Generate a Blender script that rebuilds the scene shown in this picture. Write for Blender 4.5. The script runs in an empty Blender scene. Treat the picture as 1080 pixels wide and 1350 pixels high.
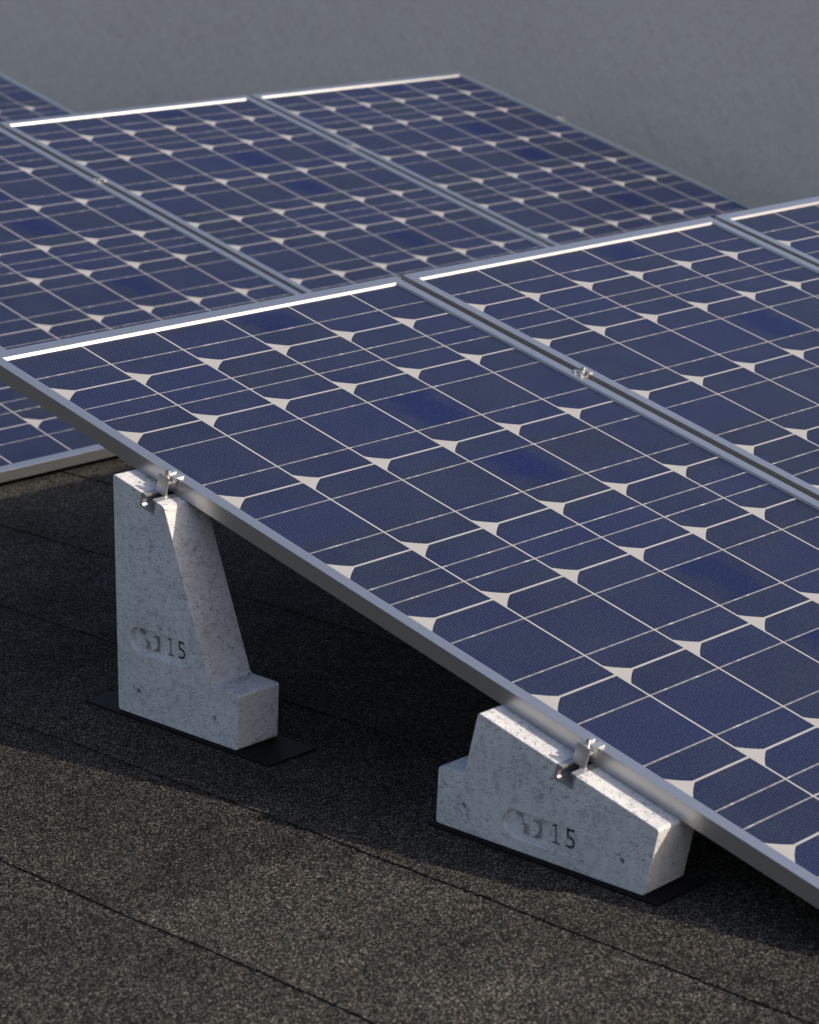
import bpy, bmesh, math, random
from mathutils import Vector, Matrix, noise as mnoise

scene = bpy.context.scene
COL = scene.collection
R = math.radians

# ---------------------------------------------------------------- layout (metres)
GZ = 0.463                    # height of the panel reference line above the roof
TILT = 0.2620                 # panel slope
CT, ST = math.cos(TILT), math.sin(TILT)
P = 0.159                     # cell pitch along the row
PITCH = 0.9859                # panel to panel along the row
ROWD = 2.5559                 # row to row
XL, XR = -0.0255, 0.9405        # panel edges relative to its first cell gap
VT, VB = -0.1620, 1.622        # panel top / bottom edge along the slope
NT, NB = 0.0050, -0.0205       # frame top / underside relative to the cells
BT = -0.0215                  # block top relative to the cells

def onslope(x, v, n, dy=0.0, dz=0.0):
    """point on the slope of a row: x along the row, v down the slope, n off the cells"""
    return Vector((x, dy - v * CT - n * ST, GZ + dz - v * ST + n * CT))

# ---------------------------------------------------------------- helpers
def link(o):
    COL.objects.link(o); return o

def empty(name, loc, rot=(0, 0, 0), label=None, cat=None, group=None):
    o = link(bpy.data.objects.new(name, None))
    o.location = loc; o.rotation_euler = rot; o.empty_display_size = 0.05
    tag(o, label, cat, group)
    return o

def tag(o, label=None, cat=None, group=None, kind=None):
    if label: o['label'] = label
    if cat: o['category'] = cat
    if group: o['group'] = group
    if kind: o['kind'] = kind
    return o

def obj(name, bm, mat, parent=None, smooth=None):
    me = bpy.data.meshes.new(name)
    bmesh.ops.recalc_face_normals(bm, faces=bm.faces[:])
    bm.to_mesh(me); bm.free()
    if mat: me.materials.append(mat)
    if smooth is not None:
        for p in me.polygons: p.use_smooth = True
        me.set_sharp_from_angle(angle=R(smooth))
    o = link(bpy.data.objects.new(name, me))
    if parent: o.parent = parent
    return o

def box(bm, x0, x1, y0, y1, z0, z1):
    vs = [bm.verts.new(c) for c in ((x0,y0,z0),(x1,y0,z0),(x1,y1,z0),(x0,y1,z0),(x0,y0,z1),(x1,y0,z1),(x1,y1,z1),(x0,y1,z1))]
    for f in ((3,2,1,0),(4,5,6,7),(0,1,5,4),(1,2,6,5),(2,3,7,6),(3,0,4,7)):
        bm.faces.new([vs[i] for i in f])
    return vs

def bevel(bm, w, seg=2, edges=None):
    bmesh.ops.recalc_face_normals(bm, faces=bm.faces[:])
    bmesh.ops.bevel(bm, geom=(edges or bm.edges[:]), offset=w, segments=seg, profile=0.5, affect='EDGES', clamp_overlap=True)

def prism(bm, pts, x0, x1):
    """polygon of (y, z) extruded along x"""
    a = [bm.verts.new((x0, y, z)) for y, z in pts]
    b = [bm.verts.new((x1, y, z)) for y, z in pts]
    n = len(pts)
    bm.faces.new(a); bm.faces.new(b[::-1])
    for i in range(n):
        bm.faces.new((a[i], b[i], b[(i+1) % n], a[(i+1) % n]))

def cyl(bm, c, r, h, n=16, axis='Z', r2=None):
    m = Matrix.Translation(c)
    if axis == 'X': m = m @ Matrix.Rotation(math.pi/2, 4, 'Y')
    if axis == 'Y': m = m @ Matrix.Rotation(math.pi/2, 4, 'X')
    bmesh.ops.create_cone(bm, cap_ends=True, segments=n, radius1=r, radius2=r if r2 is None else r2, depth=h, matrix=m)

def copy_tree(o, parent=None, **props):
    c = o.copy(); COL.objects.link(c)
    if parent: c.parent = parent
    for k, v in props.items(): c[k] = v
    for ch in list(o.children): copy_tree(ch, c)
    return c

# ---------------------------------------------------------------- node helpers
class NT_:
    def __init__(s, name):
        s.m = bpy.data.materials.new(name); s.m.use_nodes = True
        s.t = s.m.node_tree; s.bsdf = s.t.nodes['Principled BSDF']
        s.out = s.t.nodes['Material Output']
    def n(s, typ, **kw):
        nd = s.t.nodes.new(typ)
        for k, v in kw.items(): setattr(nd, k, v)
        return nd
    def put(s, sock, v):
        if isinstance(v, bpy.types.NodeSocket): s.t.links.new(v, sock)
        elif v is not None: sock.default_value = v
    def math(s, op, a, b=None, c=None):
        nd = s.n('ShaderNodeMath', operation=op)
        for i, v in enumerate((a, b, c)):
            if v is not None: s.put(nd.inputs[i], v)
        return nd.outputs[0]
    def mixc(s, f, a, b, blend='MIX'):
        nd = s.n('ShaderNodeMix', data_type='RGBA', blend_type=blend)
        s.put(nd.inputs[0], f); s.put(nd.inputs[6], a); s.put(nd.inputs[7], b)
        return nd.outputs[2]
    def ramp(s, f, stops, interp='LINEAR'):
        nd = s.n('ShaderNodeValToRGB'); cr = nd.color_ramp; cr.interpolation = interp
        while len(cr.elements) < len(stops): cr.elements.new(0.5)
        for e, (p, c) in zip(cr.elements, stops):
            e.position = p; e.color = c if len(c) == 4 else (*c, 1)
        s.put(nd.inputs[0], f); return nd.outputs[0]
    def maprange(s, v, a, b, c=0.0, d=1.0, smooth=False):
        nd = s.n('ShaderNodeMapRange', clamp=True)
        if smooth: nd.interpolation_type = 'SMOOTHSTEP'
        s.put(nd.inputs[0], v)
        for i, x in enumerate((a, b, c, d)): s.put(nd.inputs[i+1], x)
        return nd.outputs[0]
    def coords(s, which='Object', scale=(1,1,1), rot=(0,0,0)):
        tc = s.n('ShaderNodeTexCoord'); mp = s.n('ShaderNodeMapping')
        s.put(mp.inputs[0], tc.outputs[which])
        mp.inputs['Scale'].default_value = scale; mp.inputs['Rotation'].default_value = rot
        return mp.outputs[0]
    def noise(s, vec, scale, detail=3, rough=0.5, out=0):
        nd = s.n('ShaderNodeTexNoise'); s.put(nd.inputs['Vector'], vec)
        nd.inputs['Scale'].default_value = scale; nd.inputs['Detail'].default_value = detail
        nd.inputs['Roughness'].default_value = rough
        return nd.outputs[out]
    def voro(s, vec, scale, feature='F1', out='Distance', rnd=1.0):
        nd = s.n('ShaderNodeTexVoronoi', feature=feature); s.put(nd.inputs['Vector'], vec)
        nd.inputs['Scale'].default_value = scale; nd.inputs['Randomness'].default_value = rnd
        return nd.outputs[out]
    def bump(s, h, strength, dist, normal=None):
        nd = s.n('ShaderNodeBump'); s.put(nd.inputs['Height'], h)
        nd.inputs['Strength'].default_value = strength; nd.inputs['Distance'].default_value = dist
        if normal: s.put(nd.inputs['Normal'], normal)
        return nd.outputs[0]
    def set(s, **kw):
        for k, v in kw.items(): s.put(s.bsdf.inputs[k.replace('_', ' ')], v)
        return s.m

# ---------------------------------------------------------------- materials
def mat_cells():
    k = NT_('solar_cells'); M = k.math
    uv = k.n('ShaderNodeUVMap', uv_map='cell'); sp = k.n('ShaderNodeSeparateXYZ')
    k.put(sp.inputs[0], uv.outputs[0]); U, V = sp.outputs[0], sp.outputs[1]
    fu = M('FRACT', U)
    dul = M('MULTIPLY', fu, P)
    du = M('MINIMUM', dul, M('SUBTRACT', P, dul))
    PER = 0.6417
    vm = M('MODULO', M('ADD', V, 2*PER), PER)
    def near(lst):
        d = None
        for g in lst:
            a = M('ABSOLUTE', M('SUBTRACT', vm, g)); d = a if d is None else M('MINIMUM', d, a)
        return d
    dgap = near((0.0, 0.1667, 0.4042, PER))
    dbus = near((0.0617, 0.1080, 0.2284, 0.3450, 0.4659, 0.5822))
    ch = M('ADD', M('POWER', M('DIVIDE', dul, 0.040), 0.88), M('POWER', M('DIVIDE', dgap, 0.0285), 0.88))
    white = M('MAXIMUM', M('LESS_THAN', du, 0.0018), M('MAXIMUM', M('LESS_THAN', dgap, 0.0020), M('LESS_THAN', ch, 1.0)))
    rim = M('MAXIMUM', M('LESS_THAN', du, 0.0026), M('MAXIMUM', M('LESS_THAN', dgap, 0.0029), M('LESS_THAN', ch, 1.06)))
    vec = uv.outputs[0]
    mp = k.n('ShaderNodeMapping'); k.put(mp.inputs[0], vec); mp.inputs['Scale'].default_value = (P, 1, 1)
    vec = mp.outputs[0]                                   # metres on the panel
    # print fingers
    ff = M('ABSOLUTE', M('SUBTRACT', M('FRACT', M('MULTIPLY', U, 30.0)), 0.5))
    finger = k.maprange(ff, 0.10, 0.15, 1.0, 0.0)
    # saturated patches where the print has worn thin
    col3 = M('COMPARE', M('FLOOR', U), 3.0, 0.1)
    inB = M('MAXIMUM', M('COMPARE', vm, 0.2867, 0.056), M('COMPARE', vm, 0.524, 0.056))
    wob = M('MULTIPLY', M('SUBTRACT', k.noise(vec, 22, 4, 0.65), 0.5), 0.8)
    fw_ = M('ADD', fu, wob)
    pu = M('MULTIPLY', k.maprange(fw_, 0.08, 0.40, smooth=True), k.maprange(fw_, 1.0, 0.66, smooth=True))
    patch = M('MULTIPLY', M('MULTIPLY', col3, inB), pu)
    # per strip tone
    cell_id = k.n('ShaderNodeCombineXYZ')
    k.put(cell_id.inputs[0], M('FLOOR', U)); k.put(cell_id.inputs[1], M('FLOOR', M('MULTIPLY', V, 9.0)))
    wn = k.n('ShaderNodeTexWhiteNoise', noise_dimensions='2D'); k.put(wn.inputs['Vector'], cell_id.outputs[0])
    dust = k.noise(vec, 9, 4, 0.6)
    fine = k.noise(vec, 260, 2, 0.6)
    base = k.mixc(k.maprange(dust, 0.35, 0.7), (0.0014, 0.0046, 0.034, 1), (0.0036, 0.0115, 0.040, 1))
    base = k.mixc(M('MULTIPLY', wn.outputs['Value'], 0.7), base, (0.0018, 0.0078, 0.064, 1))
    base = k.mixc(M('MULTIPLY', patch, 0.6), base, (0.0026, 0.0085, 0.072, 1))
    fcol = k.mixc(k.maprange(dust, 0.3, 0.75), (0.058, 0.076, 0.118, 1), (0.084, 0.100, 0.116, 1))
    fop = M('MULTIPLY', finger, M('SUBTRACT', 0.86, M('MULTIPLY', patch, 0.58)))
    fop = M('MULTIPLY', fop, M('SUBTRACT', 1.0, rim))
    c = k.mixc(fop, base, fcol)
    c = k.mixc(M('MULTIPLY', k.maprange(fine, 0.45, 0.75), 0.10), c, (0.25, 0.26, 0.27, 1))
    # bus bars, tarnished unevenly along their length
    mpb = k.n('ShaderNodeMapping'); k.put(mpb.inputs[0], vec); mpb.inputs['Scale'].default_value = (1, 0.15, 1)
    tar = k.noise(mpb.outputs[0], 55, 3, 0.7)
    bcol = k.ramp(tar, [(0.35, (0.17, 0.18, 0.182)), (0.56, (0.27, 0.275, 0.268)), (0.66, (0.50, 0.49, 0.47))])
    bus = M('LESS_THAN', dbus, M('ADD', 0.00105, M('MULTIPLY', tar, 0.0005)))
    c = k.mixc(bus, c, bcol)
    sheet = k.mixc(k.noise(vec, 30, 3), (0.345, 0.342, 0.330, 1), (0.385, 0.380, 0.366, 1))
    c = k.mixc(white, c, sheet)
    k.set(Base_Color=c, Roughness=0.7, Specular_IOR_Level=0.04, Coat_Weight=0.22, Coat_IOR=1.4)
    k.put(k.bsdf.inputs['Coat Roughness'], k.maprange(dust, 0.3, 0.8, 0.10, 0.2))
    return k.m

def mat_alu(name, col=(0.62, 0.63, 0.66), rough=0.42, streak=(1, 40, 40), metal=0.85):
    k = NT_(name)
    v = k.coords('Object', streak)
    nz = k.noise(v, 12, 4, 0.6); fine = k.noise(k.coords('Object'), 900, 2, 0.5)
    c = k.mixc(nz, tuple(x*0.90 for x in col)+(1,), tuple(min(1, x*1.05) for x in col)+(1,))
    k.put(k.bsdf.inputs['Base Color'], c); k.set(Metallic=metal)
    k.put(k.bsdf.inputs['Roughness'], k.maprange(nz, 0.2, 0.8, rough-0.05, rough+0.06))
    k.put(k.bsdf.inputs['Normal'], k.bump(fine, 0.12, 0.0006))
    return k.m

def mat_concrete():
    k = NT_('concrete'); M = k.math
    g = k.coords('Object')
    big = k.noise(g, 14, 5, 0.62); mid = k.noise(g, 70, 5, 0.7); fine = k.noise(g, 520, 3, 0.65)
    base = k.mixc(k.maprange(big, 0.3, 0.7), (0.56, 0.555, 0.545, 1), (0.71, 0.703, 0.685, 1))
    base = k.mixc(k.maprange(mid, 0.40, 0.68, 0.0, 0.55), base, (0.78, 0.774, 0.76, 1))
    base = k.mixc(k.maprange(mid, 0.46, 0.30, 0.0, 0.6), base, (0.33, 0.33, 0.335, 1))
    # air holes: short dark dashes, lying nearly level
    sv = k.coords('Object', (0.5, 0.40, 1.35), (R(-7), 0, 0))
    warp = k.noise(sv, 60, 3, 0.6, out=1)
    add = k.n('ShaderNodeVectorMath', operation='MULTIPLY_ADD')
    k.put(add.inputs[0], warp); add.inputs[1].default_value = (0.018,)*3; k.put(add.inputs[2], sv)
    dens = k.maprange(k.noise(g, 22, 3, 0.6), 0.36, 0.66, 0.70, 1.08)
    def dots(scale, size, seed):
        o = k.n('ShaderNodeVectorMath', operation='ADD'); k.put(o.inputs[0], add.outputs[0]); o.inputs[1].default_value = (seed, seed*2, seed*3)
        nd = k.n('ShaderNodeTexVoronoi', feature='F1'); k.put(nd.inputs['Vector'], o.outputs[0]); nd.inputs['Scale'].default_value = scale
        rnd = k.n('ShaderNodeSeparateColor'); k.put(rnd.inputs[0], nd.outputs['Color'])
        lim = M('MULTIPLY', M('MULTIPLY', M('POWER', rnd.outputs[0], 2.2), size), dens)
        return k.maprange(M('SUBTRACT', nd.outputs['Distance'], lim), -0.10, 0.04, 1.0, 0.0)
    hole = M('MAXIMUM', M('MULTIPLY', dots(330, 0.40, 1.3), 0.95), M('MAXIMUM', M('MULTIPLY', dots(540, 0.56, 4.1), 0.75), dots(120, 0.20, 7.7)))
    c = k.mixc(M('MULTIPLY', hole, 0.72), base, (0.075, 0.075, 0.078, 1))
    c = k.mixc(k.maprange(fine, 0.40, 0.72, 0.0, 0.34), c, (0.20, 0.20, 0.20, 1))
    h = M('SUBTRACT', M('ADD', M('MULTIPLY', fine, 0.22), M('MULTIPLY', mid, 0.5)), M('MULTIPLY', hole, 0.8))
    k.set(Base_Color=c, Roughness=0.9, Specular_IOR_Level=0.25, Normal=k.bump(h, 0.75, 0.0016))
    return k.m

def mat_felt():
    k = NT_('roofing_felt'); M = k.math
    tone = k.n('ShaderNodeAttribute', attribute_name='tone')
    g = k.coords('Object')
    warp = k.noise(g, 90, 2, 0.6, out=1)
    add = k.n('ShaderNodeVectorMath', operation='MULTIPLY_ADD')
    k.put(add.inputs[0], warp); add.inputs[1].default_value = (0.004,)*3; k.put(add.inputs[2], g)
    gv = add.outputs[0]
    v1 = k.n('ShaderNodeTexVoronoi', feature='F1'); k.put(v1.inputs['Vector'], gv); v1.inputs['Scale'].default_value = 540
    sc = k.n('ShaderNodeSeparateColor'); k.put(sc.inputs[0], v1.outputs['Color'])
    v2 = k.voro(gv, 720, out='Distance')
    big = k.noise(g, 5, 4, 0.6); mid = k.noise(g, 34, 4, 0.65)
    grain = k.ramp(sc.outputs[0], [(0.0, (0.006, 0.0057, 0.0052)), (0.42, (0.024, 0.0226, 0.0198)), (0.70, (0.072, 0.0675, 0.0585)), (0.88, (0.185, 0.173, 0.149)), (1.0, (0.34, 0.324, 0.285))])
    tint = k.mixc(sc.outputs[1], (0.90, 1.0, 0.98, 1), (1.12, 0.98, 0.90, 1))
    c = k.mixc(1.0, grain, tint, 'MULTIPLY')
    c = k.mixc(k.maprange(v1.outputs['Distance'], 0.35, 0.75, 0.0, 0.85), c, (0.008, 0.008, 0.009, 1))
    amt = M('MULTIPLY', M('MULTIPLY', k.maprange(big, 0.28, 0.72, 0.70, 1.30), k.maprange(mid, 0.25, 0.75, 0.72, 1.28)), M('MULTIPLY', tone.outputs['Fac'], 0.90))
    mul = k.n('ShaderNodeVectorMath', operation='SCALE'); k.put(mul.inputs[0], c); k.put(mul.inputs['Scale'], amt)
    h = M('ADD', M('MULTIPLY', M('SUBTRACT', 1.0, v1.outputs['Distance']), M('ADD', 0.4, sc.outputs[2])), M('MULTIPLY', v2, -0.25))
    nrm = k.bump(h, 0.5, 0.0018, k.bump(mid, 0.35, 0.006))
    k.set(Base_Color=mul.outputs[0], Roughness=0.95, Specular_IOR_Level=0.06, Normal=nrm)
    return k.m

def mat_render_wall():
    k = NT_('wall_render'); M = k.math
    g = k.coords('Object'); sv = k.coords('Object', (1, 1, 0.45))
    big = k.noise(g, 0.9, 4, 0.55); mid = k.noise(sv, 16, 5, 0.6); fine = k.noise(sv, 48, 4, 0.6)
    c = k.mixc(k.maprange(big, 0.3, 0.7), (0.76, 0.68, 0.595, 1), (0.82, 0.74, 0.65, 1))
    c = k.mixc(k.maprange(mid, 0.35, 0.7, 0.0, 0.35), c, (0.83, 0.76, 0.68, 1))
    c = k.mixc(k.maprange(fine, 0.5, 0.8, 0.0, 0.10), c, (0.45, 0.415, 0.38, 1))
    h = M('ADD', M('MULTIPLY', mid, 1.0), M('MULTIPLY', fine, 0.5))
    k.set(Base_Color=c, Roughness=0.92, Specular_IOR_Level=0.2, Normal=k.bump(h, 0.9, 0.014))
    return k.m

def mat_simple(name, col, rough, metal=0.0, nscale=60, spec=0.5):
    k = NT_(name); g = k.coords('Object'); nz = k.noise(g, nscale, 4, 0.6)
    k.put(k.bsdf.inputs['Base Color'], k.mixc(nz, tuple(x*0.8 for x in col)+(1,), tuple(min(1, x*1.2) for x in col)+(1,)))
    k.put(k.bsdf.inputs['Roughness'], k.maprange(nz, 0.2, 0.8, max(0.02, rough-0.08), min(1, rough+0.08)))
    k.set(Metallic=metal, Specular_IOR_Level=spec)
    k.put(k.bsdf.inputs['Normal'], k.bump(k.noise(g, nscale*8, 2), 0.08, 0.0005))
    return k.m

M_CELL = mat_cells()
M_FRAME = mat_alu('anodised_aluminium', (0.50, 0.508, 0.525), 0.33, metal=0.88)
M_BACK = mat_simple('backsheet', (0.02, 0.02, 0.02), 0.6)
M_CONC = mat_concrete()
M_FELT = mat_felt()
M_WALL = mat_render_wall()
M_RUBBER = mat_simple('rubber', (0.0065, 0.0065, 0.0070), 0.6, nscale=40, spec=0.10)
M_STEEL = mat_alu('stainless_steel', (0.66, 0.655, 0.64), 0.30, (20, 20, 20), 1.0)
M_CLAMP = mat_alu('clamp_aluminium', (0.70, 0.69, 0.68), 0.36, (3, 60, 10), 0.9)
M_RAIL = mat_alu('galvanised_rail', (0.40, 0.40, 0.405), 0.36, (10, 60, 60), 0.55)

# ---------------------------------------------------------------- roof
def sstep(a, b, x):
    t = min(1, max(0, (x-a)/(b-a))); return t*t*(3-2*t)

def swell(x, y):
    z = 0.004 * mnoise.noise(Vector((x*3.1, y*2.3, 0.0))) * sstep(-0.10, -0.22, x)
    return z

seams = [-2.665, -2.315, -1.965, -1.615, -1.265, -0.911, -0.557, -0.209, 0.140, 0.470]
while seams[-1] < 5.6: seams.append(seams[-1] + 0.35)
rnd = random.Random(7)
def seam_x(i, y):
    s = seams[i]
    return s + 0.0045*mnoise.noise(Vector((i*7.3, y*5.0, 1.0))) + 0.0022*mnoise.noise(Vector((i*3.1, y*24.0, 4.0))) + 0.006*mnoise.noise(Vector((i*1.7, y*1.4, 9.0)))

bm = bmesh.new(); tone = bm.faces.layers.float.new('tone_f')
ys = []
y = -5.0
while y < 12.0:
    ys.append(y); y += 0.02 if -2.2 < y < 1.2 else 0.15
TH = 0.0015
for i in range(len(seams)-1):
    nx = 14
    tones = {}
    prev = None
    ybreak = [-0.79, 1.9, -3.1][i % 3] if i == 6 else rnd.uniform(2.5, 4.0)
    ta, tb = (1.18, 0.86) if i == 6 else ((0.98, 1.0) if i == 5 else (1.0, 1.0))
    for yy in ys:
        xa, xb = seam_x(i, yy), seam_x(i+1, yy) + 0.012
        row = []
        row.append(bm.verts.new((xa, yy, swell(xa, yy) - 0.002))); row.append(bm.verts.new((xa, yy, swell(xa, yy) + TH)))
        for j in range(nx+1):
            t = j/nx; x = xa + (xb-xa)*t
            row.append(bm.verts.new((x, yy, swell(x, yy) + TH*(1-t)**1.5 - 0.0006*t)))
        if prev:
            tn = tb if yy > ybreak + 0.012*mnoise.noise(Vector((yy, i, 2.0))) else ta
            for j in range(nx+2):
                if j == 1: continue                       # the exposed edge keeps its own corner vertices
                f = bm.faces.new((prev[j], row[j], row[j+1], prev[j+1]))
                f[tone] = tn if j else 0.5
                f.smooth = True if j else False
        prev = row
vals = [f[tone] for f in bm.faces]
me = bpy.data.meshes.new('roof'); bm.normal_update(); bm.to_mesh(me); bm.free()
at = me.attributes.new('tone', 'FLOAT', 'FACE')
at.data.foreach_set('value', vals)
me.attributes.remove(me.attributes['tone_f'])
me.materials.append(M_FELT)
if sum(p.normal.z for p in me.polygons) < 0: me.flip_normals()
roof = link(bpy.data.objects.new('roof', me)); tag(roof, kind='structure')
# deck that the felt lies on, out to the edges of the building
bm = bmesh.new(); box(bm, -12, 12, -12, 16, -0.32, -0.02)
tag(obj('roof_deck', bm, M_RUBBER), kind='structure')

# ---------------------------------------------------------------- parapet wall
bm = bmesh.new(); vs = box(bm, 4.6, 4.82, -5.0, 14.0, -0.015, 0.912)
bevel(bm, 0.012, 2)
wall = empty('parapet_wall', (0, 0, 0), label='plain grey rendered wall rising behind all the rows of panels', cat='wall')
obj('rendered_face', bm, M_WALL, wall)
bm = bmesh.new(); box(bm, 4.575, 4.845, -5.0, 14.0, 0.915, 0.950); bevel(bm, 0.006, 2)
obj('coping', bm, M_FRAME, wall)

# ---------------------------------------------------------------- solar panels
W_, L_ = XR-XL, VB-VT
def build_panel(root):
    top, bot = NT-NB, 0.0
    lipL, lipR, lipT, lipB = 0.0210, 0.0205, 0.0235, 0.021; sl = 0.0034
    # frame: mitred ring, lip over the glass, outer wall, return flange below
    bm = bmesh.new()
    def ring(x0, x1, y0, y1, z): return [bm.verts.new((x, y, z)) for x, y in ((x0,y0),(x1,y0),(x1,y1),(x0,y1))]
    c = 0.00005
    seq = [ring(0, W_, 0, L_, bot), ring(0, W_, 0, L_, top-c), ring(c, W_-c, c, L_-c, top),
           ring(lipL-c, W_-lipR+c, lipB-c, L_-lipT+c, top), ring(lipL, W_-lipR, lipB, L_-lipT, top-c),
           ring(lipL+sl*0.3, W_-lipR-sl*0.3, lipB+sl*0.3, L_-lipT-sl, top-NT-0.001),
           ring(0.003, W_-0.003, 0.003, L_-0.003, top-NT-0.001),
           ring(0.003, W_-0.003, 0.003, L_-0.003, bot+0.002), ring(0.025, W_-0.025, 0.025, L_-0.025, bot+0.002),
           ring(0.025, W_-0.025, 0.025, L_-0.025, bot)]
    seq.append(seq[0])
    for a, b in zip(seq, seq[1:]):
        for i in range(4):
            bm.faces.new((a[i], a[(i+1) % 4], b[(i+1) % 4], b[i]))
    obj('frame', bm, M_FRAME, root)
    # laminate: cells under glass on top, backsheet below
    bm = bmesh.new()
    z1 = top-NT; z0 = z1-0.004
    e = 0.016
    box(bm, e, W_-e, e, L_-e, z0, z1)
    uvl = bm.loops.layers.uv.new('cell')
    for f in bm.faces:
        for l in f.loops:
            l[uvl].uv = ((l.vert.co.x + XL)/P, VB - l.vert.co.y)
    o = obj('cell_laminate', bm, M_CELL, root)
    o.data.materials.append(M_BACK)
    for p in o.data.polygons:
        if p.normal.z < 0.5: p.material_index = 1
    bm = bmesh.new(); box(bm, W_+0.0003, W_+0.0195, 0.002, L_-0.002, 0.0006, 0.0030)  # strip added under the gap to keep sunlight from leaking through
    obj('gap_light_stop', bm, M_RUBBER, root)
    return root

GP = 'solar panels mounted in rows on the roof'
def panel_loc(x0, dy, dz=0.0):
    return onslope(x0 + XL, VB, NB, dy, dz)
proto = empty('solar_panel', panel_loc(0, 0), (TILT, 0, 0),
              'nearest solar panel, its near long edge resting on the two concrete blocks', 'solar panel', GP)
build_panel(proto)
X2 = 2.0205; BZ = -0.0076
rows = [
    (PITCH, 0, 0, 'second solar panel of the front row, joined to the nearest one by a seam'),
    (2*PITCH, 0, 0, 'solar panel of the front row cut off at the right edge of the photo'),
    (X2-2*PITCH, ROWD, BZ, 'second row solar panel seen under the raised near edge, low edge just above the roof'),
    (X2-PITCH, ROWD, BZ, 'second row solar panel at the left edge, left of the two clamped seams'),
    (X2, ROWD, BZ, 'solar panel in the middle of the second row, between two clamped seams'),
    (X2+PITCH, ROWD, BZ, 'last solar panel of the second row, its right edge against the grey wall'),
    (3.652-XR, 2*ROWD, 2*BZ, 'farthest solar panel, only a dark corner seen at the top left'),
]
for x0, dy, dz, lab in rows:
    c = copy_tree(proto, label=lab); c.location = panel_loc(x0, dy, dz)
    if x0 > 2.9:                                          # end of a row: no gap for sun to leak through
        for ch in list(c.children):
            if ch.name.startswith('gap_light_stop'): bpy.data.objects.remove(ch)

# ---------------------------------------------------------------- concrete ballast blocks
XN, XF = -0.070, 0.013
def slope_z(y): return GZ + y*math.tan(TILT) + BT/CT

def arc(cx, cy, r, a0, a1, n):
    return [(cx + r*math.cos(R(a0+(a1-a0)*i/n)), cy + r*math.sin(R(a0+(a1-a0)*i/n))) for i in range(n+1)]

def digit_cutters(ps, pt):
    """'15' cut into the face, a little wider behind its mouth than at it (y runs to the left on the face)"""
    S0, S1, T0, T1 = 0.1045, 0.1215, 0.0100, 0.0385
    out = []
    def five(off, x0, x1):
        cu = bpy.data.curves.new('num', 'FONT'); cu.body = '5'; cu.size = 0.0385; cu.extrude = 0.5; cu.resolution_u = 8; cu.offset = off
        o = link(bpy.data.objects.new('num', cu)); bpy.context.view_layer.update()
        me = bpy.data.meshes.new_from_object(o.evaluated_get(bpy.context.evaluated_depsgraph_get()))
        bpy.data.objects.remove(o)
        xs = [v.co.x for v in me.vertices]; yy = [v.co.y for v in me.vertices]
        a0, a1, b0, b1 = min(xs), max(xs), min(yy), max(yy)
        g = off - 0.0002
        for v in me.vertices:
            s = S0-g + (v.co.x-a0)/(a1-a0)*(S1-S0+2*g); t = T0-g + (v.co.y-b0)/(b1-b0)*(T1-T0+2*g)
            v.co = Vector((x0 if v.co.z < 0 else x1, ps - s, pt + t))
        bm = bmesh.new(); bm.from_mesh(me); bmesh.ops.remove_doubles(bm, verts=bm.verts[:], dist=1e-6); bpy.data.meshes.remove(me)
        out.append(obj('cut', bm, None))
    def one(g, x0, x1):
        w = 0.0016 + g; c = 0.0885
        pts = [(c-w, T0+0.0028+g), (c-0.0068-g, T0+0.0028+g), (c-0.0068-g, T0-g), (c+0.0068+g, T0-g), (c+0.0068+g, T0+0.0028+g), (c+w, T0+0.0028+g),
               (c+w, T1+g), (c-w, T1+g), (c-0.0066-g, T1-0.0022), (c-0.0066-g, T1-0.0056-g), (c-w, T1-0.0036-g)]
        bm = bmesh.new(); prism(bm, [(ps-s, pt+t) for s, t in pts], x0, x1); out.append(obj('cut', bm, None))
    for fn, o1, o2 in ((five, 0.0001, 0.0009), (one, 0.0001, 0.0009)):
        fn(o1, XN-0.003, XN+0.0075); fn(o2, XN+0.0064, XN+0.0215)  # wider cavity behind is added to darken the digits
    return out

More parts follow.
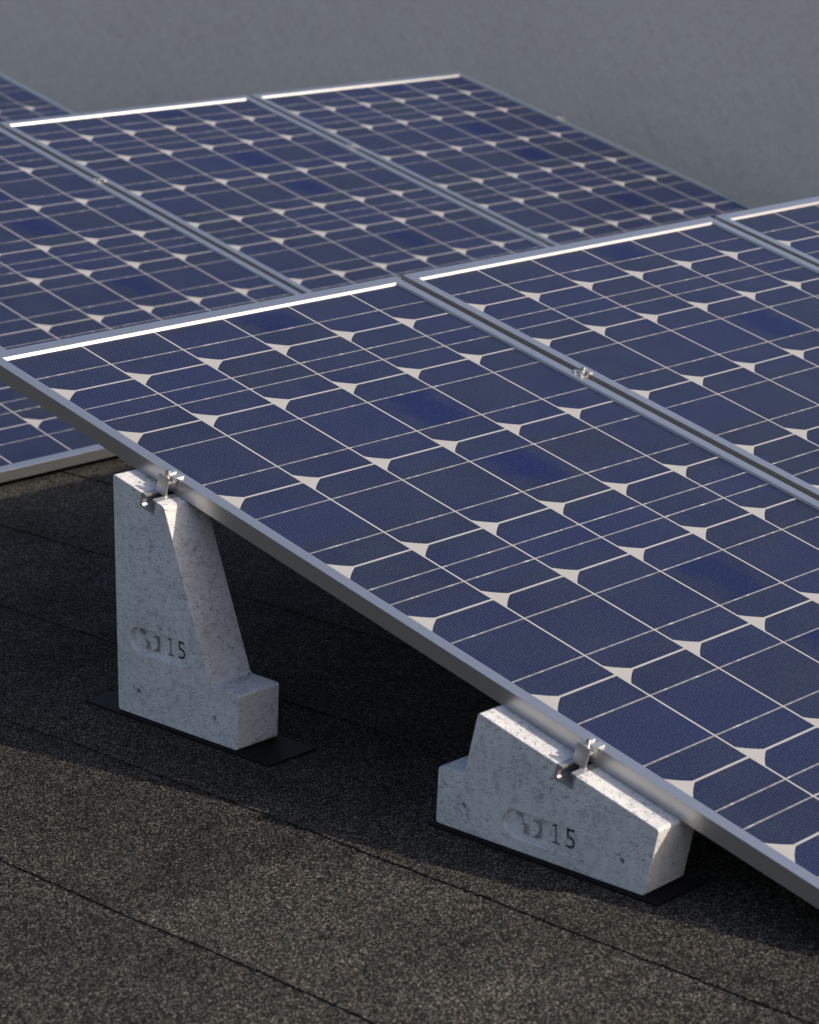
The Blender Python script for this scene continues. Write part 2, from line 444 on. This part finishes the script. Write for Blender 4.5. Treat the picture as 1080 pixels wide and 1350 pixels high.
def make_block(name, prof, yc, pill, holes, label):
    root = empty(name, (0, sum(p[0] for p in prof)/len(prof), 0.004), label=label, cat='ballast block', group='concrete blocks carrying the near panel edge')
    oy, oz = root.location.y, root.location.z
    bm = bmesh.new(); prism(bm, prof, XN, XF)
    bmesh.ops.recalc_face_normals(bm, faces=bm.faces[:])
    bmesh.ops.bevel(bm, geom=[e for e in bm.edges if abs(e.verts[0].co.x-e.verts[1].co.x) > 0.01], offset=0.0050, segments=5, profile=0.5, affect='EDGES', clamp_overlap=True)
    bmesh.ops.bevel(bm, geom=[e for e in bm.edges if abs(e.verts[0].co.x-e.verts[1].co.x) < 1e-5 and (e.verts[0].co.x < XN+1e-4 or e.verts[0].co.x > XF-1e-4)], offset=0.0011, segments=2, profile=0.5, affect='EDGES', clamp_overlap=True)
    body = obj('concrete_body', bm, M_CONC)
    cutters = []
    def cut(bm): cutters.append(obj('cut', bm, None))
    # channel for the rail, square to the sloping top
    def tilted(bm):
        bmesh.ops.transform(bm, matrix=Matrix.Translation((0, yc, slope_z(yc))) @ Matrix.Rotation(TILT, 4, 'X'), verts=bm.verts[:])
        return bm
    bm = bmesh.new(); box(bm, XN-0.02, XF+0.02, -0.0172, 0.0172, -0.0225, 0.02); cut(tilted(bm))
    # shallow rounded plate with the maker's mark and number
    ps, pt = pill; H, Lp = 0.0425, 0.1320; r = H/2
    pts = [(ps - s, pt + t) for s, t in arc(r, r, r, 90, 270, 14) + arc(Lp-0.014, 0.014, 0.014, -90, 0, 8) + arc(Lp-0.014, H-0.014, 0.014, 0, 90, 8)]
    bm = bmesh.new()
    a = [bm.verts.new((XN-0.012, y, z)) for y, z in pts]
    cyy, czz = ps - Lp/2, pt + H/2
    b = [bm.verts.new((XN+0.0055, cyy+(y-cyy)*(1-0.0022/Lp*2), czz+(z-czz)*(1-0.0022/H*2))) for y, z in pts]
    q = [bm.verts.new((XN-0.0005, y, z)) for y, z in pts]
    n = len(pts)
    bm.faces.new(a); bm.faces.new(b[::-1])
    for u_, w_ in ((a, q), (q, b)):
        for i in range(n): bm.faces.new((u_[i], w_[i], w_[(i+1) % n], u_[(i+1) % n]))
    cut(bm)
    s1 = [(0.0180, 0.0405), (0.0360, 0.0400), (0.0335, 0.0350), (0.0312, 0.0310), (0.0325, 0.0270), (0.0352, 0.0240), (0.0390, 0.0222), (0.0432, 0.0214), (0.0425, 0.0085),
          (0.0292, 0.0075), (0.0306, 0.0130), (0.0312, 0.0190), (0.0302, 0.0250), (0.0290, 0.0300), (0.0240, 0.0310), (0.0185, 0.0325)]
    s2 = [(0.0470, 0.0322), (0.0530, 0.0303), (0.0572, 0.0265), (0.0582, 0.0215), (0.0562, 0.0155), (0.0520, 0.0108), (0.0472, 0.0080), (0.0650, 0.0086), (0.0650, 0.0345), (0.0620, 0.0352), (0.0560, 0.0345)]
    for s_ in (s1, s2):
        bm = bmesh.new(); prism(bm, [(ps-s, pt+t) for s, t in s_], XN-0.004, XN+0.0135); cut(bm)
    cutters += digit_cutters(ps, pt)
    for hy, hz in holes:
        bm = bmesh.new(); cyl(bm, (XN, hy, hz), 0.0042, 0.028, 16, 'X'); cut(bm)
    for i, c in enumerate(cutters):
        bmesh_ = c.data
        md = body.modifiers.new('cut%d' % i, 'BOOLEAN'); md.operation = 'DIFFERENCE'; md.solver = 'EXACT'; md.object = c
    bpy.context.view_layer.update()
    me = bpy.data.meshes.new_from_object(body.evaluated_get(bpy.context.evaluated_depsgraph_get()))
    me.name = 'concrete_body'
    body.modifiers.clear(); old = body.data; body.data = me; bpy.data.meshes.remove(old)
    for c in cutters: bpy.data.objects.remove(c)
    me.materials.clear(); me.materials.append(M_CONC)
    body.parent = root; body.matrix_parent_inverse = Matrix.Translation(root.location).inverted()
    # C rail cast into the top
    bm = bmesh.new()
    o_ = 0.0169
    prof_ = [(-o_, 0.0003), (-o_, -0.0222), (o_, -0.0222), (o_, 0.0003), (0.0075, 0.0003), (0.0075, -0.0030), (0.0130, -0.0042), (0.0130, -0.0165), (0.0105, -0.0190),
             (-0.0105, -0.0190), (-0.0130, -0.0165), (-0.0130, -0.0042), (-0.0075, -0.0030), (-0.0075, 0.0003)]
    prism(bm, prof_[::-1], XN+0.0004, XF-0.001)
    for v_ in bm.verts: pass
    tilted(bm)
    rail = obj('mounting_rail', bm, M_RAIL, root)
    rail.matrix_parent_inverse = Matrix.Translation(root.location).inverted()
    return root

bl = 0.004   # blocks stand on the rubber mats
YA, YB = -0.2935, -1.1115
zA0, zA1 = slope_z(-0.2105), slope_z(-0.3290)
make_block('ballast_block', [(-0.2065, bl), (-0.2115, zA0), (-0.3262, slope_z(-0.3262)), (-0.4215, 0.0935), (-0.4830, 0.0925), (-0.4775, bl)][::-1],
           YA, (-0.2385, 0.1075), [(-0.2559, 0.0455), (-0.4284, 0.0440)],
           'tall concrete block numbered 15 under the high panel edge, stepped at its foot')
make_block('ballast_block', [(-0.8790, bl), (-0.8838, 0.0885), (-0.9310, 0.0885), (-0.9560, slope_z(-0.9560)), (-1.2655, slope_z(-1.2655)), (-1.2440, bl)][::-1],
           YB, (-1.0020, 0.0205), [(-0.9315, 0.0430), (-1.2065, 0.0425)],
           'low wide concrete block under the lower part of the panel edge, with a sloping top')

# ---------------------------------------------------------------- rubber mats under the blocks
for y0, y1, lab in ((-0.5535, -0.1350, 'thin black rubber mat under the tall concrete block'),
                    (-1.2730, -0.8730, 'thin black rubber mat under the low wide concrete block')):
    bm = bmesh.new(); box(bm, -0.0795, 0.0205, y0, y1, 0.0002, 0.0039)
    o = obj('rubber_mat', bm, M_RUBBER); tag(o, lab, 'rubber mat', 'rubber mats under the concrete blocks')

# ---------------------------------------------------------------- clamps
def bolt(root, x, z_top, z_low, nut_z):
    bm = bmesh.new()
    cyl(bm, (x, 0, (z_top+z_low)/2), 0.0036, z_top-z_low, 14)
    z = z_low+0.002
    while z < z_top-0.001:
        cyl(bm, (x, 0, z), 0.0040, 0.0007, 14); z += 0.0014
    b = obj('bolt', bm, M_STEEL, root)
    bm = bmesh.new(); cyl(bm, (x, 0, nut_z), 0.0058, 0.0050, 6); bevel(bm, 0.0004, 1)
    cyl(bm, (x, 0, nut_z-0.0031), 0.0057, 0.0011, 20)
    obj('hex_nut', bm, M_STEEL, b)

def end_clamp():
    """local frame: x to the panel, y up the slope, z off the block top"""
    root = empty('panel_clamp', (0, 0, 0), (TILT, 0, 0))
    h = NT - BT                                     # lip height above the block
    bm = bmesh.new()
    # bent plate: outer leg with a flared foot, floor under the nut, lip in two tabs
    leg = [(-0.0458, 0.0), (-0.0448, h+0.0040), (-0.0426, h+0.0040), (-0.0430, 0.006), (-0.0395, 0.0)]
    a = [bm.verts.new((x, -0.0112, z)) for x, z in leg]; b = [bm.verts.new((x, 0.0112, z)) for x, z in leg]
    bm.faces.new(a); bm.faces.new(b[::-1])
    for i in range(5): bm.faces.new((a[i], b[i], b[(i+1) % 5], a[(i+1) % 5]))
    box(bm, -0.0425, -0.0320, -0.0108, 0.0108, h-0.0072, h-0.0052)
    obj('clamp_plate', bm, M_CLAMP, root)
    bm = bmesh.new()
    box(bm, -0.0318, -0.0260, -0.0120, 0.0108, h-0.0130, h+0.0005)
    for y0, y1 in ((-0.0128, -0.0030), (0.0040, 0.0112)):
        box(bm, -0.0318, -0.0150, y0, y1, h+0.0006, h+0.0030)
    obj('clamp_lip', bm, M_CLAMP, root)
    bolt(root, -0.0370, h+0.0125, -0.010, h-0.0015)
    return root

def mid_clamp():
    """local frame: origin in the seam between two panels, level with the frame tops"""
    root = empty('panel_clamp', (0, 0, 0), (TILT, 0, 0))
    bm = bmesh.new()
    for s in (-1, 1):
        vs = box(bm, *sorted((s*0.0068, s*0.0088)), -0.011, 0.011, -0.016, 0.0042)
        for y0, y1 in ((-0.011, -0.0035), (0.0035, 0.011)):
            box(bm, *sorted((s*0.0089, s*0.0165)), y0, y1, 0.0006, 0.0028)
    box(bm, -0.0067, 0.0067, -0.011, 0.011, -0.006, -0.004)
    obj('clamp_plate', bm, M_CLAMP, root)
    bolt(root, 0.0, 0.0120, -0.02, 0.0015)
    return root

GC = 'small metal clamps holding the panels'
ec = end_clamp(); tag(ec, 'small metal clamp bolted to the top of the tall concrete block', 'clamp', GC)
ec.location = onslope(0, 0.308, BT)
c = copy_tree(ec, label='small metal clamp bolted to the sloping top of the low wide concrete block'); c.location = onslope(0, 1.1565, BT)
c = copy_tree(ec, label='tiny clamp on the far panel edge, standing out against the grey wall')
c.location = onslope(X2 + PITCH + XL + XR, 0.303, BT, ROWD, BZ); c.rotation_euler = (-TILT, 0, math.pi)
mc = mid_clamp(); tag(mc, 'small clamp in the seam between the two front row panels', 'clamp', GC)
mc.location = onslope(XR + 0.010, 0.303, NT)
for xs_, lab in ((X2 - PITCH, 'small clamp in the left seam of the second row'), (X2, 'small clamp in the right seam of the second row, beside the last panel')):
    c = copy_tree(mc, label=lab); c.location = onslope(xs_ + XR + 0.010, 0.303, NT, ROWD, BZ)

# ---------------------------------------------------------------- light
LV = Vector((-0.87, 1.53, -1.0)).normalized()           # the way the sunlight travels
elev = math.asin(-LV.z); az = math.atan2(-LV.x, -LV.y)
sun = bpy.data.lights.new('sun', 'SUN'); sun.energy = 2.95; sun.angle = R(0.55); sun.color = (1.0, 0.90, 0.75)
so = link(bpy.data.objects.new('sun', sun)); so.rotation_euler = LV.to_track_quat('-Z', 'Y').to_euler()
w = bpy.data.worlds.new('World'); scene.world = w; w.use_nodes = True
nt = w.node_tree; bg = nt.nodes['Background']
sky = nt.nodes.new('ShaderNodeTexSky'); sky.sky_type = 'NISHITA'; sky.sun_disc = False
sky.sun_elevation = elev; sky.sun_rotation = az; sky.altitude = 100; sky.air_density = 1.4; sky.dust_density = 2.8; sky.ozone_density = 1.0
tint = nt.nodes.new('ShaderNodeMix'); tint.data_type = 'RGBA'; tint.blend_type = 'MULTIPLY'; tint.inputs[0].default_value = 1.0
tint.inputs[7].default_value = (1.02, 0.955, 1.04, 1)
nt.links.new(sky.outputs[0], tint.inputs[6]); nt.links.new(tint.outputs[2], bg.inputs[0]); bg.inputs[1].default_value = 0.107

# ---------------------------------------------------------------- camera
cam = bpy.data.cameras.new('camera'); cam.sensor_fit = 'HORIZONTAL'; cam.sensor_width = 36.0
cam.lens = 36.0*3332.836/1080.0; cam.clip_start = 0.05; cam.clip_end = 200
cam.dof.use_dof = True; cam.dof.focus_distance = 3.95; cam.dof.aperture_fstop = 10.0
co = link(bpy.data.objects.new('camera', cam))
rt, up, bk = (0.68429, -0.729209, -0.001395), (0.195766, 0.181863, 0.96364), (-0.702441, -0.659682, 0.267201)
m = Matrix(((rt[0], up[0], bk[0], -2.4709188), (rt[1], up[1], bk[1], -3.0846061), (rt[2], up[2], bk[2], 0.89070401 + GZ), (0, 0, 0, 1)))
co.matrix_world = m
scene.camera = co

vs_ = scene.view_settings; vs_.view_transform = 'Standard'; vs_.look = 'None'; vs_.exposure = 0.5; vs_.gamma = 1.0
